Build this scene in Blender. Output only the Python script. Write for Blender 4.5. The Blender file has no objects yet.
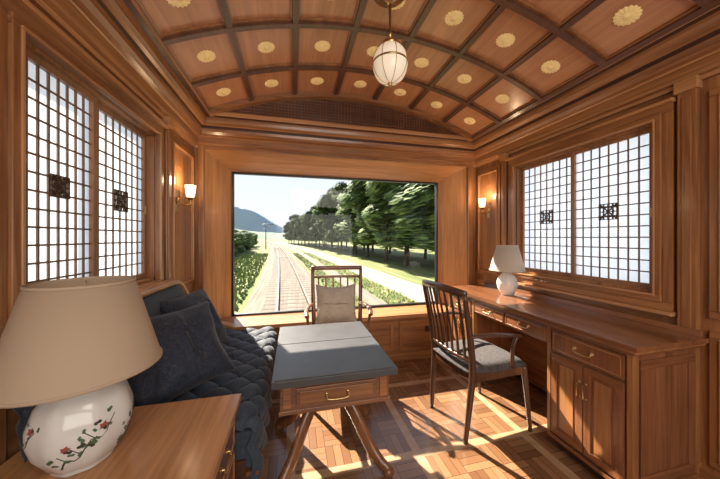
import bpy, bmesh, math, random
from mathutils import Vector, Matrix, Euler, noise
random.seed(7)
pi=math.pi
sc=bpy.context.scene
# ------------------------------------------------------------------ materials
def nt(name):
    m=bpy.data.materials.new(name); m.use_nodes=True
    n=m.node_tree; b=n.nodes['Principled BSDF']
    return m,n,b
def ramp(n,stops):
    r=n.nodes.new('ShaderNodeValToRGB')
    el=r.color_ramp.elements
    while len(el)<len(stops): el.new(0.5)
    for e,(p,c) in zip(el,stops):
        e.position=p; e.color=(c[0],c[1],c[2],1)
    return r
def flat(name,c,rough=.5,metal=0,noise_amt=.12,nscale=12,emit=None,es=0,bump=0,spec=.5):
    m,n,b=nt(name)
    tc=n.nodes.new('ShaderNodeTexCoord'); nz=n.nodes.new('ShaderNodeTexNoise')
    nz.inputs['Scale'].default_value=nscale; nz.inputs['Detail'].default_value=4
    n.links.new(tc.outputs['Object'],nz.inputs['Vector'])
    r=ramp(n,[(.3,[x*(1-noise_amt) for x in c]),(.7,[min(1,x*(1+noise_amt)) for x in c])])
    n.links.new(nz.outputs['Fac'],r.inputs['Fac']); n.links.new(r.outputs['Color'],b.inputs['Base Color'])
    b.inputs['Roughness'].default_value=rough; b.inputs['Metallic'].default_value=metal
    b.inputs['Specular IOR Level'].default_value=spec
    if emit: 
        b.inputs['Emission Color'].default_value=(*emit,1); b.inputs['Emission Strength'].default_value=es
    if bump:
        bp=n.nodes.new('ShaderNodeBump'); bp.inputs['Strength'].default_value=bump; bp.inputs['Distance'].default_value=.01
        n.links.new(nz.outputs['Fac'],bp.inputs['Height']); n.links.new(bp.outputs['Normal'],b.inputs['Normal'])
    return m
def wood(name,c1,c2,axis='z',rough=.3,k=1.0,coat=.25):
    m,n,b=nt(name); L=n.links.new
    tc=n.nodes.new('ShaderNodeTexCoord')
    def layer(across,along,det):
        mp=n.nodes.new('ShaderNodeMapping'); s=[across*k]*3; s['xyz'.index(axis)]=along*k
        mp.inputs['Scale'].default_value=s
        nz=n.nodes.new('ShaderNodeTexNoise'); nz.inputs['Scale'].default_value=1; nz.inputs['Detail'].default_value=det
        nz.inputs['Distortion'].default_value=.6
        L(tc.outputs['Object'],mp.inputs['Vector']); L(mp.outputs['Vector'],nz.inputs['Vector']); return nz
    a=layer(9,.9,5); f=layer(70,3,4)
    mx=n.nodes.new('ShaderNodeMath'); mx.operation='MULTIPLY_ADD'; mx.inputs[1].default_value=.45
    hf=n.nodes.new('ShaderNodeMath'); hf.operation='MULTIPLY'; hf.inputs[1].default_value=.55
    L(a.outputs['Fac'],hf.inputs[0]); L(f.outputs['Fac'],mx.inputs[0]); L(hf.outputs[0],mx.inputs[2])
    r=ramp(n,[(.36,c1),(.62,c2)])
    L(mx.outputs[0],r.inputs['Fac']); L(r.outputs['Color'],b.inputs['Base Color'])
    b.inputs['Roughness'].default_value=rough
    b.inputs['Coat Weight'].default_value=coat; b.inputs['Coat Roughness'].default_value=.15
    return m
W1,W2=(.185,.073,.026),(.42,.188,.074)
wx=wood('wall_wood_x',W1,W2,'x'); wy=wood('wall_wood_y',W1,W2,'y'); wz=wood('wall_wood_z',W1,W2,'z')
L1,L2=(.34,.155,.062),(.57,.29,.128)
lx=wood('light_wood_x',L1,L2,'x',.28); ly=wood('light_wood_y',L1,L2,'y',.28); lz=wood('light_wood_z',L1,L2,'z',.28)
D1,D2=(.045,.018,.010),(.09,.036,.020)
dx=wood('dark_wood_x',D1,D2,'x',.4); dy=wood('dark_wood_y',D1,D2,'y',.4); dz=wood('dark_wood_z',D1,D2,'z',.4)
K1,K2=(.14,.053,.023),(.29,.120,.054)
kx=wood('desk_wood_x',K1,K2,'x',.25); ky=wood('desk_wood_y',K1,K2,'y',.2,1,.5); kz=wood('desk_wood_z',K1,K2,'z',.25)
R1,R2=(.075,.030,.016),(.15,.062,.031)
ry=wood('ceiling_rib_wood',R1,R2,'y',.35); 
cp=wood('ceiling_panel_wood',(.41,.180,.084),(.60,.29,.142),'y',.28,.7)
shoji=wood('shoji_lattice_wood',(.13,.078,.050),(.22,.132,.085),'z',.5)
sash=wood('shoji_sash_wood',(.22,.105,.05),(.36,.18,.09),'z',.4)
chairw=wood('chair_walnut',(.05,.023,.014),(.11,.05,.028),'z',.28)
chairw2=wood('chair_oak',(.12,.052,.026),(.21,.10,.05),'z',.3)
brass=flat('aged_brass',(.55,.38,.18),.3,1,.1)
gold=flat('gilt_medallion_glow',(1.0,.72,.32),.45,0,.08,60,emit=(1,.72,.32),es=.10)  # gilt colour plus a faint warm glow added to the medallions
black=flat('black_frame',(.012,.011,.010),.4)
ceramic=flat('white_ceramic',(.70,.70,.68),.12,0,.03,6)
cer_red=flat('painted_red_flower',(.34,.10,.08),.3)
cer_dark=flat('painted_dark_branch',(.05,.045,.04),.3)
cer_green=flat('painted_green_leaf',(.08,.14,.07),.3)
slate=flat('slate_leather_top',(.075,.077,.082),.35,0,.15,8)
greyfab=flat('grey_seat_fabric',(.075,.068,.068),.9,0,.35,60,bump=.3)
creamfab=flat('cream_pillow_fabric',(.50,.45,.37),.9,0,.08,50,bump=.2)
def shade_mat(name,c):
    m,n,b=nt(name); out=n.nodes['Material Output']
    b.inputs['Base Color'].default_value=(*c,1); b.inputs['Roughness'].default_value=.9
    tr=n.nodes.new('ShaderNodeBsdfTranslucent'); tr.inputs['Color'].default_value=(*c,1)
    mx=n.nodes.new('ShaderNodeMixShader'); mx.inputs[0].default_value=.35
    wv=n.nodes.new('ShaderNodeTexNoise'); wv.inputs['Scale'].default_value=220
    bp=n.nodes.new('ShaderNodeBump'); bp.inputs['Strength'].default_value=.08
    n.links.new(wv.outputs['Fac'],bp.inputs['Height']); n.links.new(bp.outputs['Normal'],b.inputs['Normal'])
    n.links.new(b.outputs[0],mx.inputs[1]); n.links.new(tr.outputs[0],mx.inputs[2]); n.links.new(mx.outputs[0],out.inputs[0])
    return m
shade=shade_mat('linen_lampshade',(.66,.53,.40))
shade2=shade_mat('linen_lampshade_small',(.72,.64,.55))
def paper_mat():
    m,n,b=nt('shoji_paper'); out=n.nodes['Material Output']
    tr=n.nodes.new('ShaderNodeBsdfTranslucent')
    b.inputs['Base Color'].default_value=(.78,.82,.87,1); b.inputs['Roughness'].default_value=.8
    nz=n.nodes.new('ShaderNodeTexNoise'); nz.inputs['Scale'].default_value=30
    r=ramp(n,[(.3,(.60,.63,.67)),(.7,(.66,.69,.725))]); n.links.new(nz.outputs['Fac'],r.inputs['Fac']); n.links.new(r.outputs[0],tr.inputs['Color'])
    mx=n.nodes.new('ShaderNodeMixShader'); mx.inputs[0].default_value=.75
    n.links.new(b.outputs[0],mx.inputs[1]); n.links.new(tr.outputs[0],mx.inputs[2]); n.links.new(mx.outputs[0],out.inputs[0])
    return m
paper=paper_mat()
def glass_mat():
    m,n,b=nt('window_glass'); out=n.nodes['Material Output']
    t=n.nodes.new('ShaderNodeBsdfTransparent'); g=n.nodes.new('ShaderNodeBsdfGlossy'); g.inputs['Roughness'].default_value=.02
    mx=n.nodes.new('ShaderNodeMixShader'); mx.inputs[0].default_value=.02
    n.links.new(t.outputs[0],mx.inputs[1]); n.links.new(g.outputs[0],mx.inputs[2]); n.links.new(mx.outputs[0],out.inputs[0])
    return m
glass=glass_mat()
def opal(name,c,s):
    return flat(name,(.9,.85,.75),.25,0,.03,5,emit=c,es=s)
globe=opal('opal_glass_lit',(1,.78,.52),.35)
tumbler=opal('sconce_glass_lit',(1,.72,.42),2.5)
def fabric_blue(name,a,b_,c,scale):
    m,n,b=nt(name)
    tc=n.nodes.new('ShaderNodeTexCoord'); v=n.nodes.new('ShaderNodeTexVoronoi'); v.inputs['Scale'].default_value=scale
    nz=n.nodes.new('ShaderNodeTexNoise'); nz.inputs['Scale'].default_value=scale*.8; nz.inputs['Distortion'].default_value=3; nz.inputs['Detail'].default_value=3
    n.links.new(tc.outputs['Object'],v.inputs['Vector']); n.links.new(tc.outputs['Object'],nz.inputs['Vector'])
    r1=ramp(n,[(.40,a),(.52,b_),(.60,a),(.66,c)]); n.links.new(nz.outputs['Fac'],r1.inputs['Fac'])
    r2=ramp(n,[(.08,c),(.22,a)]); n.links.new(v.outputs['Distance'],r2.inputs['Fac'])
    mx=n.nodes.new('ShaderNodeMixRGB'); mx.inputs[0].default_value=.3
    n.links.new(r1.outputs[0],mx.inputs[1]); n.links.new(r2.outputs[0],mx.inputs[2]); n.links.new(mx.outputs[0],b.inputs['Base Color'])
    b.inputs['Roughness'].default_value=.75
    b.inputs['Sheen Weight'].default_value=.12
    return m
bluesofa=fabric_blue('tufted_blue_fabric',(.026,.041,.066),(.047,.068,.10),(.085,.085,.085),34)
bluepil=fabric_blue('navy_pattern_fabric',(.009,.015,.031),(.030,.045,.078),(.085,.068,.058),30)
def parquet():
    m,n,b=nt('parquet_floor'); L=n.links.new
    tc=n.nodes.new('ShaderNodeTexCoord')
    def brick(rot):
        mp=n.nodes.new('ShaderNodeMapping'); mp.inputs['Rotation'].default_value=(0,0,rot)
        L(tc.outputs['Object'],mp.inputs['Vector'])
        br=n.nodes.new('ShaderNodeTexBrick'); br.offset=0.0; br.inputs['Scale'].default_value=1
        br.inputs['Brick Width'].default_value=.18; br.inputs['Row Height'].default_value=.045
        br.inputs['Mortar Size'].default_value=.0014; br.inputs['Mortar Smooth'].default_value=.1
        br.inputs['Color1'].default_value=(.17,.082,.039,1); br.inputs['Color2'].default_value=(.32,.168,.084,1)
        br.inputs['Mortar'].default_value=(.055,.027,.015,1); br.inputs['Bias'].default_value=0
        L(mp.outputs[0],br.inputs['Vector']); return br
    b1=brick(0); b2=brick(pi/2)
    ck=n.nodes.new('ShaderNodeTexChecker'); ck.inputs['Scale'].default_value=1/.18
    mpc=n.nodes.new('ShaderNodeMapping'); mpc.inputs['Location'].default_value=(0,0,.05); L(tc.outputs['Object'],mpc.inputs['Vector']); L(mpc.outputs[0],ck.inputs['Vector'])
    mx=n.nodes.new('ShaderNodeMixRGB'); L(ck.outputs['Fac'],mx.inputs[0]); L(b1.outputs['Color'],mx.inputs[1]); L(b2.outputs['Color'],mx.inputs[2])
    sp=n.nodes.new('ShaderNodeSeparateXYZ'); L(tc.outputs['Object'],sp.inputs[0])
    def mth(op,a,v):
        q=n.nodes.new('ShaderNodeMath'); q.operation=op
        L(a,q.inputs[0])
        if isinstance(v,(int,float)): q.inputs[1].default_value=v
        else: L(v,q.inputs[1])
        return q.outputs[0]
    fx=mth('LESS_THAN',mth('PINGPONG',mth('ADD',sp.outputs[0],.02),.36),.026)
    fy=mth('LESS_THAN',mth('PINGPONG',sp.outputs[1],.36),.026)
    band=mth('MAXIMUM',fx,fy)
    nz=n.nodes.new('ShaderNodeTexNoise'); nz.inputs['Scale'].default_value=14; nz.inputs['Detail'].default_value=5
    L(tc.outputs['Object'],nz.inputs['Vector'])
    rb=ramp(n,[(.3,(.38,.235,.13)),(.7,(.50,.33,.20))]); L(nz.outputs['Fac'],rb.inputs['Fac'])
    m2=n.nodes.new('ShaderNodeMixRGB'); L(band,m2.inputs[0]); L(mx.outputs[0],m2.inputs[1]); L(rb.outputs[0],m2.inputs[2])
    L(m2.outputs[0],b.inputs['Base Color']); b.inputs['Roughness'].default_value=.24
    return m
floorm=parquet()
# ------------------------------------------------------------------ builder
class B:
    def __init__(s,name): s.name=name; s.v=[]; s.f=[]; s.fm=[]; s.fs=[]; s.m=[]
    def add(s,vs,fs,mat,smooth=False):
        if mat not in s.m: s.m.append(mat)
        k=s.m.index(mat); o=len(s.v); s.v+= [tuple(p) for p in vs]
        for f in fs: s.f.append([i+o for i in f]); s.fm.append(k); s.fs.append(smooth)
    def box(s,x0,x1,y0,y1,z0,z1,mat):
        if x0>x1:x0,x1=x1,x0
        if y0>y1:y0,y1=y1,y0
        if z0>z1:z0,z1=z1,z0
        s.add([(x0,y0,z0),(x1,y0,z0),(x1,y1,z0),(x0,y1,z0),(x0,y0,z1),(x1,y0,z1),(x1,y1,z1),(x0,y1,z1)],
          [(0,3,2,1),(4,5,6,7),(0,1,5,4),(1,2,6,5),(2,3,7,6),(3,0,4,7)],mat)
    def lathe(s,prof,c,mat,n=32,smooth=True,axis=None,sx=1,sy=1,rip=None):
        vs=[];fs=[]
        for (r,z) in prof:
            for i in range(n):
                a=2*pi*i/n; rr=r*(rip(a,z) if rip else 1)
                vs.append(Vector((rr*math.cos(a)*sx,rr*math.sin(a)*sy,z)))
        if axis is not None:
            q=Vector((0,0,1)).rotation_difference(Vector(axis)); vs=[q@v for v in vs]
        vs=[v+Vector(c) for v in vs]
        for j in range(len(prof)-1):
            for i in range(n):
                i2=(i+1)%n; fs.append((j*n+i,j*n+i2,(j+1)*n+i2,(j+1)*n+i))
        if prof[0][0]>1e-4 and s.cap: fs.append(tuple(range(n))[::-1])
        if prof[-1][0]>1e-4 and s.cap: fs.append(tuple(range((len(prof)-1)*n,len(prof)*n)))
        s.add(vs,fs,mat,smooth)
    cap=True
    def ball(s,c,r,mat,sc_=(1,1,1),n=16):
        k=n//2; vs=[];fs=[]
        prof=[(max(1e-5,math.sin(pi*j/k)),-math.cos(pi*j/k)) for j in range(k+1)]
        for (q,z) in prof:
            for i in range(n):
                a=2*pi*i/n; vs.append((c[0]+r*sc_[0]*q*math.cos(a),c[1]+r*sc_[1]*q*math.sin(a),c[2]+r*sc_[2]*z))
        for j in range(k):
            for i in range(n):
                i2=(i+1)%n; fs.append((j*n+i,j*n+i2,(j+1)*n+i2,(j+1)*n+i))
        s.add(vs,fs,mat,True)
    def tube(s,pts,rad,mat,n=10,ref=(0,0,1),square=False,closed=False):
        pts=[Vector(p) for p in pts]; N=len(pts)
        if not isinstance(rad,list): rad=[rad]*N
        rad=[(r,r) if not isinstance(r,tuple) else r for r in rad]
        if square: n=4
        vs=[];fs=[]; ref=Vector(ref); nrm=None
        for i in range(N):
            t=(pts[min(i+1,N-1)]-pts[max(i-1,0)]).normalized()
            if nrm is None:
                nrm=ref-t*ref.dot(t)
                if nrm.length<.05: nrm=Vector((0,1,0))-t*t.y
                if nrm.length<.05: nrm=Vector((1,0,0))-t*t.x
                nrm.normalize()
            else:
                nrm=(nrm-t*nrm.dot(t)).normalized()
            bn=t.cross(nrm)
            for k in range(n):
                if square: a=[(1,1),(-1,1),(-1,-1),(1,-1)][k]; u,v=a
                else: u,v=math.cos(2*pi*k/n),math.sin(2*pi*k/n)
                vs.append(pts[i]+nrm*u*rad[i][0]+bn*v*rad[i][1])
        for j in range(N-1):
            for k in range(n):
                k2=(k+1)%n; fs.append((j*n+k,j*n+k2,(j+1)*n+k2,(j+1)*n+k))
        fs.append(tuple(range(n))[::-1]); fs.append(tuple(range((N-1)*n,N*n)))
        s.add(vs,fs,mat,not square)
    def done(s,bevel=0,loc=(0,0,0),rot=(0,0,0),coll=None,seg=2):
        me=bpy.data.meshes.new(s.name); me.from_pydata(s.v,[],s.f)
        for m in s.m: me.materials.append(m)
        me.polygons.foreach_set('material_index',s.fm); me.polygons.foreach_set('use_smooth',s.fs)
        bm=bmesh.new(); bm.from_mesh(me); bmesh.ops.recalc_face_normals(bm,faces=bm.faces); bm.to_mesh(me); bm.free()
        ob=bpy.data.objects.new(s.name,me); sc.collection.objects.link(ob)
        ob.location=loc; ob.rotation_euler=rot
        if bevel:
            bv=ob.modifiers.new('bevel','BEVEL'); bv.width=bevel; bv.segments=seg; bv.limit_method='ANGLE'; bv.angle_limit=math.radians(50)
        return ob
def spline(pts,k=8):
    P=[Vector(p) for p in pts]; out=[]
    for i in range(len(P)-1):
        p0=P[max(i-1,0)];p1=P[i];p2=P[i+1];p3=P[min(i+2,len(P)-1)]
        for j in range(k):
            t=j/k
            out.append(.5*((2*p1)+(p2-p0)*t+(2*p0-5*p1+4*p2-p3)*t*t+(3*p1-p0-3*p2+p3)*t**3))
    out.append(P[-1]); return out
# ------------------------------------------------------------------ room constants
XL,XR=-.85,1.98; CX=.555; YB=-1.7; YP=2.63; YW=2.85; HW=1.25; ZS=2.30; ZA=2.58
RR=(HW*HW+(ZA-ZS)**2)/(2*(ZA-ZS)); YV=YP-.155
def arcz(x): 
    return ZA-RR+math.sqrt(RR*RR-(x-CX)**2)
# floor
b=B('floor'); b.box(XL-.1,XR+.1,YB-.1,YW,-.08,0,floorm); b.done()
# side walls -----------------------------------------------------
def side_wall(name,X,sg,wy0,wy1,wz0,wz1):
    b=B(name); o=X+sg*.09
    b.box(X,o,YB,wy0,0,2.75,wz); b.box(X,o,wy1,YW+.06,0,2.75,wz)
    b.box(X,o,wy0,wy1,0,wz0,wy); b.box(X,o,wy0,wy1,wz1,2.75,wy)
    b.done()
WR=(1.075,2.065,.94,1.905); WL=(1.06,1.95,.99,1.90)
side_wall('wall_right',XR,1,*WR); side_wall('wall_left',XL,-1,*WL)
def ring(b,X,sg,y0,y1,z0,z1,w,t,my,mz,t0=0):
    a=X-sg*t0; c=X-sg*(t0+t)
    b.box(a,c,y0,y1,z0,z0+w,my); b.box(a,c,y0,y1,z1-w,z1,my)
    b.box(a,c,y0,y0+w,z0+w,z1-w,mz); b.box(a,c,y1-w,y1,z0+w,z1-w,mz)
def side_trim(name,X,sg,win):
    b=B(name); y0,y1,z0,z1=win
    ring(b,X,sg,y0-.075,y1+.075,z0-.085,z1+.07,.045,.022,wy,wz)
    ring(b,X,sg,y0-.030,y1+.030,z0-.04,z1+.03,.035,.034,wy,wz)
    ring(b,X,sg,y0-.006,y1+.006,z0-.012,z1+.008,.010,.040,ly,lz)
    b.box(X,X-sg*.055,y0-.085,y1+.085,z0-.105,z0-.085,ly)
    b.box(X,X-sg*.05,y0-.085,y1+.085,z1+.07,z1+.088,ly)
    for (a,c) in ((y0-.165,y0-.095),(y1+.095,y1+.155)):
        b.box(X,X-sg*.03,a,c,0,2.06,wz); b.box(X,X-sg*.036,a+.018,c-.018,.15,1.97,wz)
        b.box(X,X-sg*.045,a-.008,c+.008,2.0,2.06,ly); b.box(X,X-sg*.042,a-.006,c+.006,0,.13,wz)
    for (a,c) in ((y1+.185,2.60),(y0-.80,y0-.20),(y0-1.5,y0-.86),(YB+.05,y0-1.56)):
        ring(b,X,sg,a,c,.86,1.97,.035,.016,wy,wz); ring(b,X,sg,a+.035,c-.035,.895,1.935,.012,.026,ly,lz)
        ring(b,X,sg,a,c,.14,.80,.035,.016,wy,wz); ring(b,X,sg,a+.035,c-.035,.175,.765,.012,.026,ly,lz)
    ring(b,X,sg,y0-.06,y1+.06,.14,.78,.035,.016,wy,wz)
    b.done(.003)
side_trim('trim_right',XR,1,WR); side_trim('trim_left',XL,-1,WL)
for nm,X,sg in (('baseboard_right',XR,1),('baseboard_left',XL,-1)):
    b=B(nm); b.box(X,X-sg*.022,YB,2.54,0,.11,wy); b.box(X,X-sg*.03,YB,2.54,.0,.02,dy); b.done(.003)
# shoji windows
def shoji_window(name,X,sg,win,mid):
    b=B(name); y0,y1,z0,z1=win
    i=X-sg*.004; o=X+sg*.075
    for (a,c,d,e) in ((y0,y1,z0,z0+.018),(y0,y1,z1-.018,z1),(y0,y0+.015,z0,z1),(y1-.015,y1,z0,z1)):
        b.box(i,o,a,c,d,e,wz)
    for k,(a,c) in enumerate(((y0+.015,mid+.014),(mid-.014,y1-.015))):
        fx=X+sg*(.012 if k==0 else .034); fw=.028
        za,zc=z0+.018,z1-.018
        b.box(fx,fx+sg*.02,a,a+fw,za,zc,sash); b.box(fx,fx+sg*.02,c-fw,c,za,zc,sash)
        b.box(fx,fx+sg*.02,a+fw,c-fw,za,za+fw,sash); b.box(fx,fx+sg*.02,a+fw,c-fw,zc-fw,zc,sash)
        ya,yc=a+fw,c-fw; zb,zt=za+fw,zc-fw; nc=8; nr=13; g=.0036
        for q in range(1,nc):
            y=ya+(yc-ya)*q/nc; b.box(fx+sg*.008,fx+sg*.014,y-g,y+g,zb,zt,shoji)
        for q in range(1,nr):
            z=zb+(zt-zb)*q/nr; b.box(fx+sg*.009,fx+sg*.013,ya,yc,z-g,z+g,shoji)
        cy=ya+(yc-ya)*.5; cz=zb+(zt-zb)*6.5/13; h=(yc-ya)/8; xx=fx+sg*.001
        ring(b,xx,-sg,cy-h,cy+h,cz-h,cz+h,.005,.014,dy,dz)
        for q in range(3):
            t=-h+2*h*(q+1)/4
            b.box(xx,xx+sg*.010,cy+t-.0025,cy+t+.0025,cz-h,cz+h,dz); b.box(xx,xx+sg*.010,cy-h,cy+h,cz+t-.0025,cz+t+.0025,dz)
        for s_ in (1,-1):
            b.tube([(xx+sg*.006,cy-h*.95,cz-s_*h*.95),(xx+sg*.006,cy+h*.95,cz+s_*h*.95)],.0035,dz,square=True)
        b.tube([(xx+sg*.006,cy+h*.6*math.cos(t*pi/8),cz+h*.6*math.sin(t*pi/8)) for t in range(17)],.003,dz,n=6)
        px=fx+sg*.017
        b.add([(px,ya,zb),(px,yc,zb),(px,yc,zt),(px,ya,zt)],[(0,1,2,3)],paper)
        yy=a+fw*.5 if k==0 else c-fw*.5
        b.box(fx-sg*.004,fx,yy-.006,yy+.006,cz-.05,cz+.0,brass)
    b.done()
shoji_window('window_1',XR,1,WR,1.56); shoji_window('window_2',XL,-1,WL,1.455)
# ------------------------------------------------------------------ end wall with picture window
ox0,ox1,oz1=-.775,1.875,2.045
ix0,ix1,iz0,iz1=-.587,1.625,.49,1.893
b=B('wall_end')
b.box(XL,ox0,YP,YW+.06,0,2.75,wz); b.box(ox1,XR,YP,YW+.06,0,2.75,wz); b.box(ox0,ox1,YP,YW+.06,oz1,2.75,wx)
def slab(b,p,mat): b.add(p,[(0,1,2,3)],mat)
slab(b,[(ox0,YP,.49),(ix0,YW,.49),(ix0,YW,iz1),(ox0,YP,oz1)],lz)
slab(b,[(ox1,YP,.49),(ix1,YW,.49),(ix1,YW,iz1),(ox1,YP,oz1)],lz)
slab(b,[(ox0,YP,oz1),(ix0,YW,iz1),(ix1,YW,iz1),(ox1,YP,oz1)],lx)
b.box(ox0,ix0,YW,YW+.06,0,oz1,wz); b.box(ix1,ox1,YW,YW+.06,0,oz1,wz); b.box(ix0,ix1,YW,YW+.06,iz1,oz1,wx)
b.box(ox0,ox1,YW-.0,YW+.06,-.08,iz0-.005,wx)
b.done()
b=B('window_sill')
b.box(XL+.001,XR-.001,2.585,YW+.0,.0,.455,wx)
b.box(XL+.001,XR-.001,2.50,YW,.452,.487,lx)
for (a,c) in ((-.70,.10),(.16,.98),(1.04,1.86)):
    for (p,q,r,s_) in ((a,c,.10,.135),(a,c,.37,.405)): b.box(p,q,2.572,2.585,r,s_,wx)
    b.box(a,a+.035,2.572,2.585,.135,.37,wz); b.box(c-.035,c,2.572,2.585,.135,.37,wz)
b.box(XL+.001,XR-.001,2.565,2.585,0,.08,wx)
b.done(.003)
b=B('trim_portal')
b.box(ox0-.035,ox0+.012,YP-.03,YP+.004,.487,oz1+.03,wz); b.box(ox1-.012,ox1+.045,YP-.03,YP+.004,.487,oz1+.03,wz)
b.box(ox0+.012,ox1-.012,YP-.03,YP+.004,oz1-.012,oz1+.03,wx)
b.done(.006)
b=B('wall_outlet'); b.box(1.33,1.41,2.578,2.586,.27,.33,black); b.box(1.35,1.39,2.574,2.579,.285,.315,dz); b.done(.002)
b=B('window_3')
f=.016
b.box(ix0,ix0+f,YW-.012,YW+.03,iz0,iz1,black); b.box(ix1-f,ix1,YW-.012,YW+.03,iz0,iz1,black)
b.box(ix0+f,ix1-f,YW-.012,YW+.03,iz1-f,iz1,black); b.box(ix0+f,ix1-f,YW-.012,YW+.03,iz0,iz0+f,black)
b.add([(ix0+f,YW+.01,iz0+f),(ix1-f,YW+.01,iz0+f),(ix1-f,YW+.01,iz1-f),(ix0+f,YW+.01,iz1-f)],[(0,1,2,3)],glass)
b.done()
b=B('wall_back'); b.box(XL-.09,XR+.09,YB-.09,YB,0,2.75,wz)
for a in (-.7,.2,1.1): 
    b.box(a,a+.7,YB,YB+.016,.9,.94,wx); b.box(a,a+.7,YB,YB+.016,1.9,1.94,wx); b.box(a,a+.04,YB,YB+.016,.94,1.9,wz); b.box(a+.66,a+.7,YB,YB+.016,.94,1.9,wz)
b.done()
# cornice (swept U)
prof=[(0,2.035),(.018,2.035),(.022,2.055),(.040,2.062),(.046,2.075),(.046,2.125),(.052,2.13),(.075,2.138),(.092,2.158),(.098,2.18),(.098,2.205),(.118,2.21),(.135,2.222),(.142,2.245),(.142,2.262),(.172,2.266),(.178,2.278),(.178,2.298),(.165,2.312),(.135,2.32),(0,2.33)]
b=B('trim_cornice')
rows=[]
for (u,z) in prof: rows.append([(XL+u,YB,z),(XL+u,YP-u,z),(XR-u,YP-u,z),(XR-u,YB,z)])
matcyc=[wy,ly,wy,wy,wy,ly,wy,wy,wy,dy,ly,wy,wy,wy,dy,ly,ly,wy,wy,wy]
for i in range(len(rows)-1):
    for j in range(3):
        mm=matcyc[i]; 
        if j==1: mm={wy:wx,ly:lx,dy:dx}[mm]
        b.add([rows[i][j],rows[i][j+1],rows[i+1][j+1],rows[i+1][j]],[(0,1,2,3)],mm)
b.done()
# ceiling vault -----------------------------------------------------
b=B('ceiling')
NC=7; rowp=.42
N=56
xs=[CX-HW+2*HW*i/N for i in range(N+1)]
vs=[];fs=[]
for x in xs:
    z=arcz(x); vs+= [(x,YB,z),(x,YV,z)]
for i in range(N): fs.append((2*i,2*i+1,2*i+3,2*i+2))
b.add(vs,fs,cp,True)
b.box(XL-.09,XR+.09,YB-.09,YW+.06,2.75,2.80,wx)
ths=math.asin(HW/RR)
def apt(th,y,dr=0): return (CX+(RR-dr)*math.sin(th),y,ZA-RR+(RR-dr)*math.cos(th))
RIB=((.017,.028,ry),(.028,.013,wy))
for i in range(NC+1):
    th=-ths+2*ths*i/NC
    for (w,d,m) in RIB:
        dth=w/RR
        p=[apt(th-dth,0,-.004),apt(th+dth,0,-.004),apt(th+dth,0,d),apt(th-dth,0,d)]
        vs=[(q[0],YB,q[2]) for q in p]+[(q[0],YV,q[2]) for q in p]
        b.add(vs,[(0,1,5,4),(1,2,6,5),(2,3,7,6),(3,0,4,7),(0,1,2,3),(4,5,6,7)],m)
yrows=[]; y=YV
while y>YB: yrows.append(y); y-=rowp
for y in yrows:
    for (w,d,m) in ((.017,.030,ry),(.028,.0135,wy)):
        vs=[];fs=[]
        for k in range(N+1):
            th=-ths+2*ths*k/N
            for (yy,dd) in ((y-w,-.004),(y+w,-.004),(y+w,d),(y-w,d)): 
                yy=min(yy,YV+.001); vs.append(apt(th,yy,dd))
        for k in range(N):
            for q in range(4): fs.append((4*k+q,4*k+(q+1)%4,4*k+4+(q+1)%4,4*k+4+q))
        b.add(vs,fs,m)
for y in yrows:
    yc=y-rowp/2
    for i in range(NC):
        th=-ths+2*ths*(i+.5)/NC
        c=Vector(apt(th,yc,.002)); nr=Vector((-math.sin(th),0,-math.cos(th))); ux=Vector((math.cos(th),0,-math.sin(th))); uy=Vector((0,1,0))
        vs=[];fs=[]; n=64
        radii=[(0.0001,.008),(.012,.008),(.014,.004),(.030,.007),(.048,.006),(.054,.0)]
        for (r,h) in radii:
            for k in range(n):
                a=2*pi*k/n; rr=r
                hh=h
                if r>.02: rr=r*(1+.06*math.cos(16*a)); hh=h*(.72+.28*math.cos(16*a))
                vs.append(c+ux*rr*math.cos(a)+uy*rr*math.sin(a)+nr*hh)
        for j in range(len(radii)-1):
            for k in range(n): fs.append((j*n+k,j*n+(k+1)%n,(j+1)*n+(k+1)%n,(j+1)*n+k))
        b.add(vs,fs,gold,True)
b.done()
b=B('trim_lunette')
vs=[];fs=[]
for k in range(N+1):
    x=xs[k]; vs+=[(x,YV+.001,2.28),(x,YV+.001,arcz(x)+.01)]
for i in range(N): fs.append((2*i,2*i+1,2*i+3,2*i+2))
b.add(vs,fs,dx)
x=CX-HW+.03
while x<CX+HW:
    zt=arcz(x)-.03
    if zt>2.33: b.box(x-.003,x+.003,YV-.010,YV,2.31,zt,kz)
    x+=.028
z=2.33
while z<2.56:
    half=math.sqrt(max(0,RR*RR-(z+.03-(ZA-RR))**2)) if z+.03<ZA else 0
    if half>.05: b.box(CX-half,CX+half,YV-.008,YV,z-.0025,z+.0025,kx)
    z+=.026
vs=[];fs=[]
for k in range(N+1):
    th=-ths+2*ths*k/N
    for (yy,dd) in ((YV-.045,-.002),(YV,-.002),(YV,.055),(YV-.045,.045)): vs.append(apt(th,yy,dd))
for k in range(N):
    for q in range(4): fs.append((4*k+q,4*k+(q+1)%4,4*k+4+(q+1)%4,4*k+4+q))
b.add(vs,fs,wx)
b.done()
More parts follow.
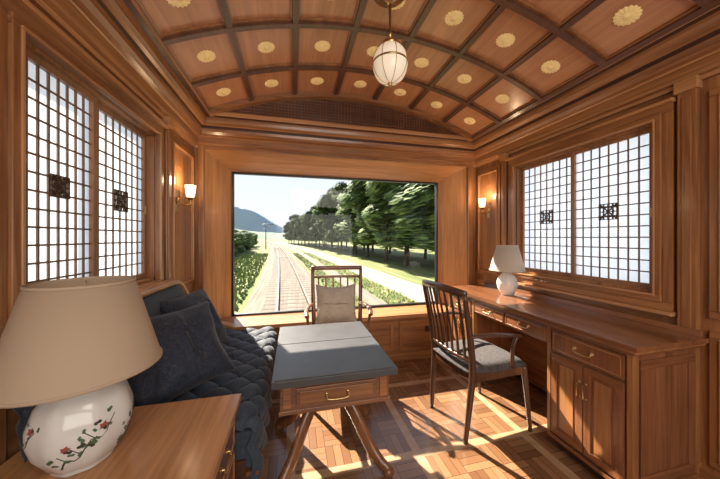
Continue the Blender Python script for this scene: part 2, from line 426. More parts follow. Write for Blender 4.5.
# ------------------------------------------------------------------ pendant
b=B('pendant_lamp'); px_,py_=.505,1.38
b.lathe([(.001,2.578),(.085,2.578),(.088,2.566),(.068,2.552),(.05,2.545),(.034,2.53),(.018,2.52),(.010,2.515)],(px_,py_,0),brass,32)
b.lathe([(.007,2.52),(.007,2.36),(.014,2.355),(.016,2.345),(.007,2.335),(.007,2.315),(.033,2.31),(.046,2.298),(.048,2.285),(.036,2.28)],(px_,py_,0),brass,24)
def gp(t):
    a=.12*pi+t*(pi*.88); return (.094*math.sin(a)**.9 if math.sin(a)>0 else 0.0001, 2.19+.105*math.cos(a))
pr=[gp(i/20) for i in range(20)]+[(.0005,2.085)]
b.lathe(pr,(px_,py_,0),globe,32)
for k in range(8):
    a=2*pi*k/8
    b.tube([(px_+(r+.002)*math.cos(a),py_+(r+.002)*math.sin(a),z) for r,z in pr],.0018,brass,n=6,ref=(math.cos(a+pi/2),math.sin(a+pi/2),0))
b.lathe([(.0955,2.185),(.0975,2.19),(.0955,2.195)],(px_,py_,0),brass,32)
b.lathe([(.001,2.063),(.006,2.068),(.010,2.078),(.016,2.088),(.001,2.092)],(px_,py_,0),brass,16)
b.done()
# sconces
def sconce(X,sg,y,z):
    b=B('wall_sconce')
    b.lathe([(.001,0),(.03,0),(.03,.008),(.018,.014),(.001,.016)],(X-sg*.001,y,z-.05),brass,20,axis=(-sg,0,0),sx=1,sy=1)
    b.box(X-sg*.001,X-sg*.008,y-.018,y+.018,z-.13,z+.03,brass)
    b.tube(spline([(X-sg*.01,y,z-.05),(X-sg*.05,y,z-.085),(X-sg*.085,y,z-.07),(X-sg*.085,y,z-.03)],6),.006,brass,n=8,ref=(0,1,0))
    b.lathe([(.008,z-.045),(.024,z-.035),(.030,z-.03),(.030,z-.024),(.012,z-.022)],(X-sg*.085,y,0),brass,20)
    b.lathe([(.022,z-.022),(.028,z-.01),(.033,z+.03),(.038,z+.07),(.036,z+.07),(.030,z+.03),(.02,z-.01)],(X-sg*.085,y,0),tumbler,20)
    b.done()
    l=bpy.data.lights.new('sconce_bulb','POINT'); l.energy=2.5; l.color=(1,.7,.42); l.shadow_soft_size=.03
    o=bpy.data.objects.new('sconce_bulb',l); sc.collection.objects.link(o); o.location=(X-sg*.09,y,z+.10)
sconce(XL,-1,2.30,1.58); sconce(XR,1,2.42,1.59)
# ------------------------------------------------------------------ pillows
def pillow(name,w,h,T,mat,loc,rot,piping=None,seed=0):
    b=B(name); n=28; vs=[];fs=[]
    for s_ in (1,-1):
        for i in range(n+1):
            for j in range(n+1):
                u=-1+2*i/n; v=-1+2*j/n
                x=w*u*(1-.09*(1-v*v)*abs(u)); y=h*v*(1-.09*(1-u*u)*abs(v))
                q=max(0,(1-abs(u)**3))*max(0,(1-abs(v)**3))
                z=T*(q**.55)
                z+= .020*noise.noise(Vector((u*2.6+seed,v*2.6,s_)))*q**.3
                y-= .02*(1-u*u)*(1 if v>0 else 0)
                vs.append((x,y,s_*z))
        o=0 if s_==1 else (n+1)**2
        for i in range(n):
            for j in range(n):
                a=o+i*(n+1)+j; fs.append((a,a+1,a+n+2,a+n+1))
    b.add(vs,fs,mat,True)
    if piping:
        ed=[]
        for t in range(0,4*n):
            s_,k=divmod(t,n); p=-1+2*k/n
            u,v=[(p,-1),(1,p),(-p,1),(-1,-p)][s_]
            x=w*u*(1-.09*(1-v*v)*abs(u)); y=h*v*(1-.09*(1-u*u)*abs(v)); y-= .02*(1-u*u)*(1 if v>0 else 0)
            ed.append((x,y,0))
        ed.append(ed[0]); b.tube(ed,.005,piping,n=6)
    ob=b.done(loc=loc,rot=rot)
    bm=bmesh.new(); bm.from_mesh(ob.data); bmesh.ops.remove_doubles(bm,verts=bm.verts,dist=.0008); bmesh.ops.recalc_face_normals(bm,faces=bm.faces); bm.to_mesh(ob.data); bm.free()
    return ob
# ------------------------------------------------------------------ sofa
SY0,SY1=1.235,2.47; SX1=-.150; SZ=.475
b=B('tufted_sofa')
b.box(XL+.03,SX1-.05,SY0,SY1,.07,.30,dy)
b.box(XL+.05,SX1-.08,SY0+.03,SY1-.03,.0,.07,dy)
R=.06
L0=(SX1-R)-(-.74)
def seatp(s):
    if s<L0: return (-.74+s,SZ-.0),(0,1)
    a=(s-L0)/R
    if a<pi/2: return (SX1-R+R*math.sin(a),SZ-R+R*math.cos(a)),(math.sin(a),math.cos(a))
    return (SX1,SZ-R-(s-L0-R*pi/2)),(1,0)
Ltot=L0+R*pi/2+.22
nu,nv=200,260; sp=.080
vs=[];fs=[]
def tuft(s,y):
    u=(s-Ltot)/sp; v=(y-SY0)/sp
    a=abs(math.sin(pi*(u+v)/2)); c=abs(math.sin(pi*(u-v)/2))
    return (a*c)**.45
for i in range(nu+1):
    s_=Ltot*i/nu
    (x,z),(nx,nz_)=seatp(s_)
    for j in range(nv+1):
        y=SY0+(SY1-SY0)*j/nv
        h=.026*tuft(s_,y)-.010
        e=min(1,(y-SY0)/.03,(SY1-y)/.03); e=math.sqrt(max(0,1-(1-e)**2)); 
        h=h-(1-e)*.04
        vs.append((x+nx*h,y,z+nz_*h))
for i in range(nu):
    for j in range(nv): a=i*(nv+1)+j; fs.append((a,a+1,a+nv+2,a+nv+1))
b.add(vs,fs,bluesofa,True)
b.box(-.74,SX1-.03,SY0+.012,SY1-.012,.26,SZ-.06,bluesofa)
k=int(Ltot/sp)+1
for iu in range(-k,1):
    for iv in range(0,int((SY1-SY0)/sp)+1):
        if (iu+iv)%2==0:
            s_=Ltot+iu*sp; y=SY0+iv*sp
            if s_<.05 or y<SY0+.03 or y>SY1-.03 or iu==0: continue
            (x,z),(nx,nz_)=seatp(s_); b.ball((x-nx*.005,y,z-nz_*.005),.008,bluepil,n=8)
b.box(-.74,SX1+.004,SY0+.005,SY1-.005,.225,.245,kz)
def bz(y):
    t=max(0,min(1,(y-2.02)/.43)); t=t*t*(3-2*t)
    return .96-.30*t
yy=[SY0+(SY1-SY0)*i/40 for i in range(41)]
vs=[];fs=[]
for y in yy:
    z=bz(y); 
    vs+=[(XL+.04,y,.25),(XL+.04,y,z-.02),(-.765,y,z-.02),(-.735,y,z-.05),(-.70,y,.62),(-.69,y,.44)]
for i in range(40):
    for q in range(5): fs.append((6*i+q,6*i+q+1,6*i+7+q,6*i+6+q))
fs.append(tuple(range(6))); fs.append(tuple(range(240,246)))
b.add(vs,fs,bluesofa,True)
b.tube([(-.785,y,bz(y)+.0) for y in yy],[(.024,.045)]*41,lz,n=12,ref=(0,0,1))
b.tube(spline([(-.785,SY1+.005,bz(SY1)),(-.70,SY1+.005,.62),(-.60,SY1+.005,.54),(-.50,SY1+.005,.50)],6),(.018),lz,n=10)
b.box(XL+.03,SX1-.06,SY1-.005,SY1+.012,.05,.44,lz)
b.done()
pillow('throw_pillow',.215,.205,.10,bluepil,(-.535,1.52,.70),(math.radians(6),math.radians(56),math.radians(-40)),seed=1)
pillow('throw_pillow',.21,.22,.085,bluepil,(-.605,1.92,.71),(0,math.radians(62),math.radians(-14)),seed=2)
pillow('throw_pillow',.19,.17,.07,bluepil,(-.66,1.43,.70),(0,math.radians(66),math.radians(0)),seed=3)
pillow('throw_pillow',.105,.10,.040,bluepil,(-.765,1.085,.705),(0,math.radians(84),math.radians(0)),seed=9)
# ------------------------------------------------------------------ side cabinet
def bail(b,c,dirv,half,mat,drop=.018):
    c=Vector(c); d=Vector(dirv); t=Vector((-d.y,d.x,0))
    for s_ in (1,-1):
        b.lathe([(.001,0),(.009,0),(.009,.003),(.004,.004),(.004,.014),(.001,.015)],c+t*half*s_,mat,12,axis=d)
    pts=[c+t*half+d*.012,c+t*half*.92+d*.016-Vector((0,0,drop*.8)),c+d*.018-Vector((0,0,drop)),c-t*half*.92+d*.016-Vector((0,0,drop*.8)),c-t*half+d*.012]
    b.tube(spline(pts,5),.0035,mat,n=8)
b=B('side_cabinet'); cy0,cy1=.42,1.217; cx0,cx1=XL+.035,-.215; TZ=.60
b.box(cx0,cx1,cy0,cy1,TZ-.028,TZ,ly); b.box(cx0,cx1-.012,cy0+.012,cy1-.012,TZ-.040,TZ-.028,ky)
b.box(cx0,cx1-.03,cy0+.03,cy1-.02,.06,TZ-.040,ky); b.box(cx0,cx1-.05,cy0+.05,cy1-.04,0,.06,dy)
for (z0,z1) in ((.42,.545),(.25,.405),(.08,.235)):
    for (ya,yb) in ((cy0+.05,(cy0+cy1)/2-.008),((cy0+cy1)/2+.008,cy1-.04)):
        b.box(cx1-.03,cx1-.018,ya,yb,z0,z1,ky); ring(b,cx1-.018,-1,ya+.012,yb-.012,z0+.012,z1-.012,.006,.003,ly,ly)
        bail(b,(cx1-.018,(ya+yb)/2,(z0+z1)/2+.01),(1,0,0),.04,brass)
b.done(.004)
# ------------------------------------------------------------------ lamps
def table_lamp(name,x,y,z0,H,rb,r1,r2,hs,sm,decor=False):
    b=B(name); b.cap=False
    h=H
    pr=[(.001,0),(.55,0),(.60,.02),(.60,.05),(.66,.07),(.90,.25),(1.0,.42),(.99,.55),(.86,.74),(.62,.88),(.45,.94),(.38,.97),(.38,1.0),(.001,1.0)]
    rip=lambda a,z: 1+.018*math.cos(8*a)
    b.lathe([(r*rb,z0+q*h) for r,q in pr],(x,y,0),ceramic,64,rip=rip)
    zt=z0+h
    b.lathe([(.40*rb,zt-.002),(.42*rb,zt+.004),(.20*rb,zt+.010),(.12*rb,zt+.02),(.12*rb,zt+.04),(.001,zt+.042)],(x,y,0),brass,24)
    zs=zt+.012
    b.tube([(x,y,zt),(x,y,zs+hs-.02)],.004,brass,n=8)
    b.ball((x,y,zs+hs*.42),.028,ceramic,(1,1,1.3))
    for k in range(3):
        a=k*2*pi/3; b.tube([(x,y,zs+hs-.02),(x+r2*math.cos(a),y+r2*math.sin(a),zs+hs-.006)],.002,brass,n=6)
    b.lathe([(r1,zs),(r2,zs+hs),(r2-.003,zs+hs),(r1-.003,zs),(r1,zs)],(x,y,0),sm,72)
    for (r,z) in ((r1,zs),(r2,zs+hs)):
        b.lathe([(r-.001,z-.003),(r+.0022,z-.003),(r+.0022,z+.005),(r-.001,z+.005)],(x,y,0),sm,72)
    if decor:
        def surf(a,q,off=.0015):
            r=None
            for i in range(len(pr)-1):
                if pr[i][1]<=q<=pr[i+1][1] and pr[i+1][1]>pr[i][1]:
                    t=(q-pr[i][1])/(pr[i+1][1]-pr[i][1]); r=pr[i][0]+(pr[i+1][0]-pr[i][0])*t
            rr=r*rb*(1+.018*math.cos(8*a))+off
            return Vector((x+rr*math.cos(a),y+rr*math.sin(a),z0+q*h))
        rnd=random.Random(4)
        for base in (-1.0,.35,1.9,-2.6):
            pts=[surf(base+.75*(k/10-.5)*1.3,.16+.36*(k/10)+.05*math.sin(k*1.3),.0002) for k in range(11)]
            b.tube(pts,[.0024-.00015*k for k in range(11)],cer_dark,n=6)
            for k in (2,4,5,7,9):
                s0=base+.75*(k/10-.5)*1.3; q0=.16+.036*k
                d=(1 if k%4==1 else -1)
                b.tube([surf(s0+d*.05*j,q0+.025*j,.0002) for j in range(5)],.0011,cer_dark,n=5)
                for g in range(5):
                    aa=s0+d*.15+rnd.uniform(-.22,.22); qq=min(.8,max(.1,q0+.08+rnd.uniform(-.10,.09)))
                    c=surf(aa,qq,.0); tt=Vector((-math.sin(aa),math.cos(aa),0)); up=Vector((0,0,1)); nrm=Vector((math.cos(aa),math.sin(aa),0))
                    m_=cer_red if g<1 and k in(4,9) else (cer_green if g<4 else cer_dark)
                    rad=rnd.uniform(.005,.010)
                    vs=[c+nrm*.0015]; n_=15; tw=rnd.uniform(0,3)
                    for p in range(n_):
                        th=2*pi*p/n_; r_=rad*(1+.35*math.cos(5*th)) if m_==cer_red else rad*(.30+.70*abs(math.cos(th+tw)))
                        sp_=c+tt*r_*math.cos(th)+up*r_*.9*math.sin(th)
                        ang=math.atan2(sp_.y-y,sp_.x-x); q_=(sp_.z-z0)/h
                        vs.append(surf(ang,min(.95,max(.07,q_)),.0012))
                    b.add(vs,[(0,p+1,(p+1)%n_+1) for p in range(n_)],m_)
    b.done()
table_lamp('table_lamp',-.60,.965,TZ,.256,.113,.184,.116,.250,shade,True)
# ------------------------------------------------------------------ coffee table
b=B('drop_leaf_table'); tx0,tx1,ty0,ty1,tz=-.095,.485,1.215,1.97,.63
ymid=(ty0+ty1)/2+.04
for (a,c) in ((ty0,ymid-.003),(ymid+.003,ty1)):
    b.box(tx0+.012,tx1-.012,a+(.012 if a==ty0 else 0),c-(.012 if c==ty1 else 0),tz-.012,tz,slate)
    b.box(tx0,tx1,a,c,tz-.034,tz-.004,slate)
b.box(tx0+.015,tx1-.015,ty0+.015,ty1-.015,tz-.044,tz-.034,kx)
ax0,ax1,ay0,ay1=tx0+.035,tx1-.035,ty0+.035,ty1-.035; az0=tz-.165
b.box(ax0,ax1,ay0,ay1,az0,tz-.044,kx)
b.box(ax0-.006,ax1+.006,ay0-.006,ay1+.006,az0-.006,az0+.012,kx)
for s_,yf in ((-1,ay0),(1,ay1)):
    b.box(ax0+.07,ax1-.07,yf,yf+s_*.010,az0+.026,tz-.056,kx)
    b.box(ax0+.085,ax1-.085,yf+s_*.010,yf+s_*.014,az0+.04,tz-.070,wx)
for s_,yf in ((-1,ay0),(1,ay1)):
    bail(b,((ax0+ax1)/2,yf-.014 if s_<0 else yf+.014,az0+.070),(0,s_,0),.05,brass)
for xx in (ax0+.03,ax1-.03):
    b.box(xx-.018,xx+.018,ay0-.006,ay0,az0+.02,tz-.05,wx)
pcx,pcy=(tx0+tx1)/2,(ty0+ty1)/2
b.lathe([(.001,.26),(.03,.26),(.05,.275),(.058,.30),(.045,.33),(.035,.36),(.045,.40),(.07,.43),(.075,.464),(.001,.464)],(pcx,pcy,0),kz,28)
for sx_ in (-1,1):
    for sy_ in (-1,1):
        fx,fy=pcx+sx_*.285,pcy+sy_*.25
        f=lambda t,z:(pcx+(fx-pcx)*t,pcy+(fy-pcy)*t,z)
        pts=spline([f(.0,.42),f(.20,.385),f(.45,.28),f(.70,.13),f(.88,.06),f(1.0,.035)],7)
        n_=len(pts); rd=[(.044-.018*i/n_,.028-.005*i/n_) for i in range(n_)]
        b.tube(pts,rd,kz,n=12)
        b.ball((fx,fy,.026),.028,kz,(1.1,1.1,.92))
b.done(.003)
# ------------------------------------------------------------------ chairs
def chair(name,loc,rotz,wmat,nsl,style):
    b=B(name)
    hb=.91 if style==0 else .97
    for s_ in (-1,1):
        b.tube(spline([(s_*.185,-.235,0),(s_*.195,-.215,.22),(s_*.205,-.20,.43),(s_*.215,-.225,.65),(s_*.225,-.275,hb)],6),
               [(.014+.007*math.sin(pi*i/24),.014+.007*math.sin(pi*i/24)) for i in range(25)],wmat,n=10)
        b.tube(spline([(s_*.225,.235,0),(s_*.215,.215,.25),(s_*.205,.20,.42)],6),[(.012+.010*i/12,.012+.010*i/12) for i in range(13)],wmat,n=10)
        pts=spline([(s_*.213,-.225,.655),(s_*.245,-.10,.665),(s_*.262,.03,.655),(s_*.25,.125,.635)],6)
        b.tube(pts,[(.011,.019)]*len(pts),wmat,n=10,ref=(0,0,1))
        b.tube(spline([(s_*.25,.10,.64),(s_*.245,.07,.56),(s_*.222,.09,.43)],6),.012,wmat,n=8)
        b.tube([(s_*.20,-.20,.40),(s_*.205,.20,.40)],[(.028,.011)]*2,wmat,square=True,ref=(0,0,1))
    for yy_,xx in ((-.20,.20),(.20,.205)): b.tube([(-xx,yy_,.40),(xx,yy_,.40)],[(.028,.011)]*2,wmat,square=True,ref=(0,0,1))
    cur=.035
    bow=lambda x: -cur*(1-(x/.225)**2)
    xs_=[-.235+.47*i/14 for i in range(15)]
    if style==0:
        b.tube([(x,-.275+bow(x),hb+.004+.018*(1-(x/.235)**2)) for x in xs_],[(.024,.013)]*15,wmat,n=10,ref=(0,0,1))
    else:
        b.tube([(x,-.275+bow(x)*.5,hb) for x in xs_],[(.020,.012)]*15,wmat,n=10,ref=(0,0,1))
        b.tube([(x*.93,-.262+bow(x)*.5,hb-.08) for x in xs_],[(.012,.009)]*15,wmat,n=8,ref=(0,0,1))
    b.tube([(x*.9,-.208+bow(x)*.6,.50) for x in xs_],[(.015,.010)]*15,wmat,n=8,ref=(0,0,1))
    for i in range(nsl):
        t=-1+2*(i+.5)/nsl; x0=t*.185; x1=t*.205
        top=hb+.008 if style==0 else hb-.08
        pts=spline([(x0,-.208+bow(x0)*.6,.50),((x0+x1)/2,-.222+bow(x0)*.9,.68),(x1,-.272+bow(x1)*(1 if style==0 else .5),top)],6)
        b.tube(pts,[(.014 if style==0 else .007,.005 if style==0 else .006)]*len(pts),wmat,n=8,ref=(1,0,0))
    n=20; vs=[];fs=[]
    for lay,(s_) in enumerate((1,-1)):
        for i in range(n+1):
            for j in range(n+1):
                u=-1+2*i/n; v=-1+2*j/n
                q=((1-u**6)*(1-v**6)); q=max(0,q)**.4
                r_=.225-.015*(v<0)*abs(v)
                x=r_*u*(1-.05*v*v); y=.228*v*(1-.05*u*u)
                vs.append((x,y+.0,.432+(.038*q if s_>0 else -.012)))
        o=lay*(n+1)**2
        for i in range(n):
            for j in range(n): a=o+i*(n+1)+j; fs.append((a,a+1,a+n+2,a+n+1))
    bd=[i*(n+1) for i in range(n+1)]+[n*(n+1)+j for j in range(1,n+1)]+[i*(n+1)+n for i in range(n-1,-1,-1)]+[j for j in range(n-1,0,-1)]
    o=(n+1)**2; fs+=[(bd[k],bd[(k+1)%len(bd)],bd[(k+1)%len(bd)]+o,bd[k]+o) for k in range(len(bd))]
    b.add(vs,fs,greyfab,True)
    return b.done(loc=loc,rot=(0,0,rotz))
chair('desk_armchair',(1.235,1.645,0),-pi/2+math.radians(4),chairw,7,0)
chair('armchair',(.36,2.23,0),pi+math.radians(-6),chairw2,6,1)
pillow('cushion',.175,.17,.06,creamfab,(.355,2.325,.68),(math.radians(74),0,math.radians(-6)),piping=creamfab,seed=5)
# ------------------------------------------------------------------ desk
b=B('writing_desk'); DX0=1.465; DX1=XR-.035; DY0,DY1=.865,2.43; DZ=.765
b.box(DX0,DX1,DY0,DY1,DZ-.022,DZ,ky); b.box(DX0+.010,DX1,DY0+.010,DY1-.01,DZ-.036,DZ-.022,wy); b.box(DX0+.022,DX1,DY0+.022,DY1-.02,DZ-.050,DZ-.036,ky)
b.box(DX1-.015,DX1,DY0+.02,DY1,DZ,DZ+.03,ky)
fx=DX0+.042
def front(b,y0,y1,z0,z1):
    b.box(fx,fx-.012,y0,y1,z0,z1,kz); ring(b,fx-.012,1,y0+.010,y1-.010,z0+.010,z1-.010,.005,.003,wy,wz)
P=[(DY0+.045,1.315),(2.03,DY1-.04)]
for k,(a,c) in enumerate(P):
    b.box(fx,DX1,a,c,.07,DZ-.05,kz); b.box(fx+.03,DX1,a+.02,c-.02,0,.07,dy)
    b.box(fx-.018,DX1,a-.012,c+.008,.065,.085,ky)
    front(b,a+.022,c-.022,.585,.700)
    bail(b,(fx-.013,(a+c)/2,.65),(-1,0,0),.045,brass)
    m_=(a+c)/2
    for (d,e) in ((a+.022,m_-.003),(m_+.003,c-.022)):
        b.box(fx,fx-.012,d,e,.10,.57,kz)
        ring(b,fx-.012,1,d,e,.10,.57,.034,.006,ky,kz)
        b.box(fx-.012,fx-.016,d+.05,e-.05,.15,.52,wz)
    for s_ in (-1,1):
        yy_=m_+s_*.017
        b.tube([(fx-.018,yy_,.40),(fx-.036,yy_,.405),(fx-.036,yy_,.475),(fx-.018,yy_,.48)],.004,brass,n=8,ref=(0,1,0))
        b.ball((fx-.018,yy_,.40),.007,brass,n=8); b.ball((fx-.018,yy_,.48),.007,brass,n=8)
    for q in (a,c):
        b.box(fx-.010,fx+.03,q-.010,q+.012,.085,DZ-.05,wz)
ya=P[0][0]
for (x0,x1,z0,z1) in ((fx+.05,DX1-.02,.10,.14),(fx+.05,DX1-.02,.64,.68)): b.box(x0,x1,ya-.008,ya,z0,z1,kx)
b.box(fx+.05,fx+.09,ya-.008,ya,.14,.64,kz); b.box(DX1-.06,DX1-.02,ya-.008,ya,.14,.64,kz)
b.box(fx+.004,DX1,P[0][1],P[1][0],.605,DZ-.05,ky)
mm=(P[0][1]+P[1][0])/2
for (d,e) in ((P[0][1]+.015,mm-.006),(mm+.006,P[1][0]-.015)):
    b.box(fx+.004,fx-.010,d,e,.620,.702,ky); ring(b,fx-.010,1,d+.008,e-.008,.627,.695,.004,.003,wy,wy)
    bail(b,(fx-.010,(d+e)/2,.672),(-1,0,0),.04,brass)
b.box(DX1-.02,DX1,P[0][1],P[1][0],.05,.60,ky)
b.done(.003)
table_lamp('table_lamp',1.775,1.95,DZ+.001,.195,.080,.138,.083,.210,shade2,False)
# ------------------------------------------------------------------ exterior
GZ=-1.25
def tx(y): return .35-.035*y-.0004*y*y
def ground_mat():
    m,n,b=nt('grass_ground'); L=n.links.new
    tc=n.nodes.new('ShaderNodeTexCoord'); mp=n.nodes.new('ShaderNodeMapping'); mp.inputs['Scale'].default_value=(1.8,.07,1)
    nz=n.nodes.new('ShaderNodeTexNoise'); nz.inputs['Scale'].default_value=1.6; nz.inputs['Detail'].default_value=8
    L(tc.outputs['Object'],mp.inputs[0]); L(mp.outputs[0],nz.inputs['Vector'])
    r=ramp(n,[(.25,(.07,.115,.022)),(.48,(.14,.18,.045)),(.60,(.23,.22,.10)),(.75,(.30,.26,.165))]); L(nz.outputs['Fac'],r.inputs[0]); L(r.outputs[0],b.inputs['Base Color'])
    b.inputs['Roughness'].default_value=.95; return m
grass=ground_mat()
def streak(name,c,amt):
    m,n,b=nt(name); L=n.links.new
    tc=n.nodes.new('ShaderNodeTexCoord'); mp=n.nodes.new('ShaderNodeMapping'); mp.inputs['Scale'].default_value=(9,.25,1)
    nz=n.nodes.new('ShaderNodeTexNoise'); nz.inputs['Scale'].default_value=1.5; nz.inputs['Detail'].default_value=6
    L(tc.outputs['Object'],mp.inputs[0]); L(mp.outputs[0],nz.inputs['Vector'])
    r=ramp(n,[(.3,[q*(1-amt) for q in c]),(.7,[q*(1+amt) for q in c])]); L(nz.outputs['Fac'],r.inputs[0]); L(r.outputs[0],b.inputs['Base Color'])
    b.inputs['Roughness'].default_value=.95; return m
ball_m=streak('ballast_gravel',(.185,.15,.12),.35)
roadm=streak('pale_concrete',(.27,.245,.225),.15)
kerbm=streak('weathered_kerb',(.18,.165,.135),.2)
railm=flat('rail_steel',(.15,.125,.11),.5,.4,.15,10)
sleeper=flat('concrete_sleeper',(.14,.115,.10),.9,0,.2,8)
b=B('ground'); b.box(-900,900,3.4,1500,GZ-.3,GZ,grass); b.done()
ys=[3.5+ (i**1.6)*.45 for i in range(70)]
def strip(b,off0,off1,z0,z1,mat):
    vs=[];fs=[]
    for y in ys: vs+=[(tx(y)+off0-.25,y,GZ-.02),(tx(y)+off0,y,z1),(tx(y)+off1,y,z1),(tx(y)+off1+.25,y,GZ-.02)]
    for i in range(len(ys)-1):
        for q in range(3): fs.append((4*i+q,4*i+q+1,4*i+5+q,4*i+4+q))
    b.add(vs,fs,mat)
def track(name,off):
    b=B(name); strip(b,off-1.45,off+1.35,0,GZ+.12,ball_m)
    y=4
    while y<70:
        b.box(tx(y)+off-1.0,tx(y)+off+1.0,y-.11,y+.11,GZ+.05,GZ+.128,sleeper); y+=.62
    for s_ in (-.5335,.5335):
        b.tube([(tx(y)+off+s_,y,GZ+.20) for y in ys],[(.08,.035)]*len(ys),railm,square=True,ref=(0,0,1))
    b.done()
track('railway_track',0)
b=B('service_road'); strip(b,4.9,6.5,0,GZ+.05,roadm); b.done()
b=B('concrete_kerb'); strip(b,2.95,3.2,0,GZ+.18,kerbm); b.done()
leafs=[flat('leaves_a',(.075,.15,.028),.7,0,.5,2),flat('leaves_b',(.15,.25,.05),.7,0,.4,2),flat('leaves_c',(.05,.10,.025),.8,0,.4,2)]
bark=flat('tree_bark',(.10,.07,.05),.9,0,.3,8)
def tree_mesh(seed,H,W,shrub=False):
    r=random.Random(seed); b=B('tree' if not shrub else 'shrub')
    if not shrub:
        b.tube(spline([(0,0,-.2),(.1,.05,H*.2),(-.05,.1,H*.45),(0,0,H*.7)],5),[.20-.009*i for i in range(16)],bark,n=8)
        for k in range(6):
            a=r.uniform(0,6.28); b.tube([(0,0,H*.3+.1*k),(W*.3*math.cos(a),W*.3*math.sin(a),H*.5+.1*k)],[.09,.03],bark,n=6)
    cl=[]
    for k in range(34 if not shrub else 10):
        a=r.uniform(0,6.28); q=r.random()**.5; zz=r.uniform(-1,1)
        rad=W*.5*q*math.sqrt(max(0,1-zz*zz*.8))
        cl.append((rad*math.cos(a),rad*math.sin(a),(H*.60 if not shrub else H*.5)+zz*(H*.37 if not shrub else H*.38),r.uniform(.16,.24)*W))
    for (x,y,z,s_) in cl:
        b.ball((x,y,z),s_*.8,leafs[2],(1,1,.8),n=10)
        for q in range(240 if not shrub else 110):
            d=Vector((r.gauss(0,1),r.gauss(0,1),r.gauss(0,1))).normalized(); p=Vector((x,y,z))+Vector((d.x,d.y,d.z*.8))*s_*r.uniform(.75,1.15)
            u=Vector((r.gauss(0,.08),1,r.gauss(0,.05))).normalized(); v=u.cross(d).normalized(); l=r.uniform(.09,.17)*W/5
            b.add([p-u*l*4.5,p+v*l*.5,p+u*l*4.5,p-v*l*.5],[(0,1,2,3)],leafs[r.choice((0,1,1,0,2))])
    return b.done()
protos=[tree_mesh(1,9.6,6.0),tree_mesh(2,10.6,6.4),tree_mesh(3,9.2,5.6)]
r=random.Random(11); used=[0,0,0]
y=17; i=0
while y<140:
    for off in (10.6,16.5):
        k=i%3; s_=r.uniform(.92,1.12)
        if y>45 and off<13: off=10.6-.02*(y-45)
        if used[k]==0: o=protos[k]; used[k]=1
        else: o=bpy.data.objects.new('tree',protos[k].data); sc.collection.objects.link(o)
        o.location=(tx(y)+off+r.uniform(-.4,.4),y+r.uniform(-1,1),GZ); o.rotation_euler=(0,0,r.choice((0,pi))+r.uniform(-.06,.06)); o.scale=(s_,s_*1.35,s_); i+=1
    y+=5.2+y*.03
sp_=tree_mesh(5,2.6,3.0,True); first=True
y=13
while y<90:
    for off in (-7.0,-10.3):
        o=sp_ if first else bpy.data.objects.new('shrub',sp_.data)
        if not first: sc.collection.objects.link(o)
        first=False; s_=r.uniform(1.0,1.6)
        o.location=(tx(y)+off+r.uniform(-.6,.6),y,GZ-.1); o.rotation_euler=(0,0,r.choice((0,pi))); o.scale=(s_,s_*1.3,s_)
    y+=2.8+y*.04
b=B('grass_tufts'); r=random.Random(3)
gm=[flat('grass_blade_a',(.12,.19,.04),.8,0,.3,3),flat('grass_blade_b',(.23,.23,.09),.8,0,.3,3)]
for k in range(9000):
    y=6+r.random()**1.6*40; side=r.random()
    off=r.uniform(-5.3,-1.85) if side<.55 else r.uniform(1.75,2.65) if side<.78 else r.uniform(3.5,4.55)
    x=tx(y)+off; h=r.uniform(.05,.20); w=.02
    b.add([(x-w,y-.25,GZ-.02),(x+w,y+.25,GZ-.02),(x+r.uniform(-.05,.05),y+r.uniform(-.4,.2),GZ+h)],[(0,1,2)],gm[r.random()<.35])
b.done()
# hills
hm=flat('distant_hill_haze',(.30,.36,.40),1,0,.10,.01); hm2=flat('nearer_hill',(.15,.22,.16),1,0,.2,.02)  # far hill: aerial haze painted in as a pale bluish colour
def hill(name,Y,f,mat,x0,x1):
    b=B(name); vs=[];fs=[]; n=160
    for i in range(n+1):
        x=x0+(x1-x0)*i/n; h=f(x)+5*noise.noise(Vector((x*.02,Y,0)))+2*noise.noise(Vector((x*.09,Y,3)))
        for (q,d) in ((0,-60),(.5,-30),(.85,-10),(1,0),(.9,20)): vs.append((x,Y+d,GZ-1+max(0,h)*q))
    for i in range(n):
        for j in range(4): a=5*i+j; fs.append((a,a+1,a+6,a+5))
    b.add(vs,fs,mat,True); b.done()
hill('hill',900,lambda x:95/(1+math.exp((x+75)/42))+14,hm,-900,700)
hill('hill',500,lambda x:16/(1+math.exp((x+60)/30))+7,hm2,-500,400)
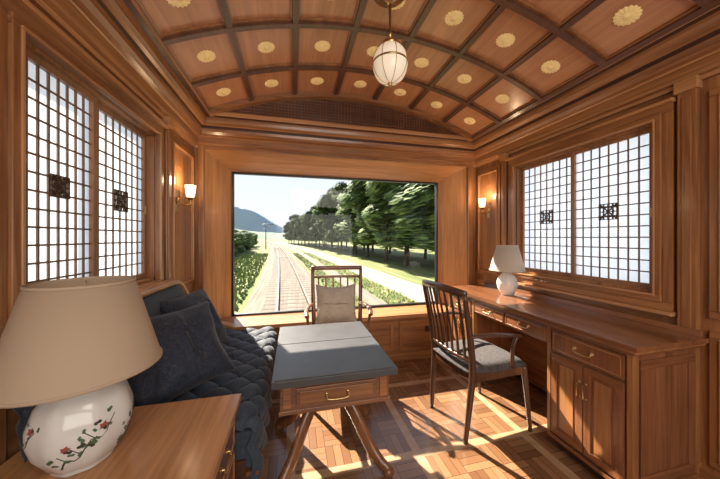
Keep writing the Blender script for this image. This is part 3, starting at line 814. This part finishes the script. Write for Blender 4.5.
for k,y in enumerate((62,95)):
    b=B('utility_pole'); x=tx(y)-2.6
    b.tube([(x,y,GZ-.1),(x,y,GZ+6.0)],[.12,.08],sleeper,n=10); b.tube([(x-.8,y,GZ+5.5),(x+1.6,y,GZ+5.5)],.05,railm,n=6); b.tube([(x,y,GZ+4.7),(x+1.4,y,GZ+5.4)],.03,railm,n=6)
    b.done()
# ------------------------------------------------------------------ lights
w=bpy.data.worlds.new('sky'); sc.world=w; w.use_nodes=True; n=w.node_tree
tc=n.nodes.new('ShaderNodeTexCoord'); sp2=n.nodes.new('ShaderNodeSeparateXYZ'); n.links.new(tc.outputs['Generated'],sp2.inputs[0])
rp=ramp(n,[(0,(.96,.97,.99)),(.12,(.88,.93,.98)),(.35,(.74,.86,.98)),(1,(.40,.60,.95))]); n.links.new(sp2.outputs[2],rp.inputs[0])
n.links.new(rp.outputs[0],n.nodes['Background'].inputs[0]); n.nodes['Background'].inputs[1].default_value=1.12
def lamp(name,kind,loc,d,e,col,size=None,sy=None):
    l=bpy.data.lights.new(name,kind); l.energy=e; l.color=col
    if kind=='AREA':
        l.shape='RECTANGLE'; l.size=size; l.size_y=sy or size
    o=bpy.data.objects.new(name,l); sc.collection.objects.link(o); o.location=loc
    o.rotation_euler=Vector(d).to_track_quat('-Z','Y').to_euler(); return o
s_=lamp('sun','SUN',(0,20,20),(.40,-1,-.90),20.0,(1,.88,.72)); s_.data.angle=.012
lamp('window_daylight','AREA',(XR+.55,1.57,1.45),(-1,0,0),10,(.95,.97,1),1.2,1.1)
lamp('window_daylight','AREA',(XL-.55,1.5,1.47),(1,0,0),4,(.95,.97,1),1.2,1.1)
lamp('ceiling_fill','AREA',(CX,-.9,2.2),(0,.45,-1),20,(1,.93,.80),1.2,.8)  # added fill lamp, unseen, under the ceiling behind the camera
lamp('rear_fill','AREA',(CX,-1.6,1.35),(0,1,.16),37,(1,.96,.88),2.0,1.2)  # added even fill from behind the camera; the back wall has no window
# camera
cam=bpy.data.cameras.new('camera'); co=bpy.data.objects.new('camera',cam); sc.collection.objects.link(co)
cam.lens=13.5; cam.sensor_width=36; cam.clip_start=.02; cam.clip_end=3000
co.location=(0,0,1.25); co.rotation_euler=(pi/2,0,math.radians(-13.73)); cam.shift_y=-1.5/720
sc.camera=co
sc.view_settings.view_transform='Standard'; sc.view_settings.exposure=0
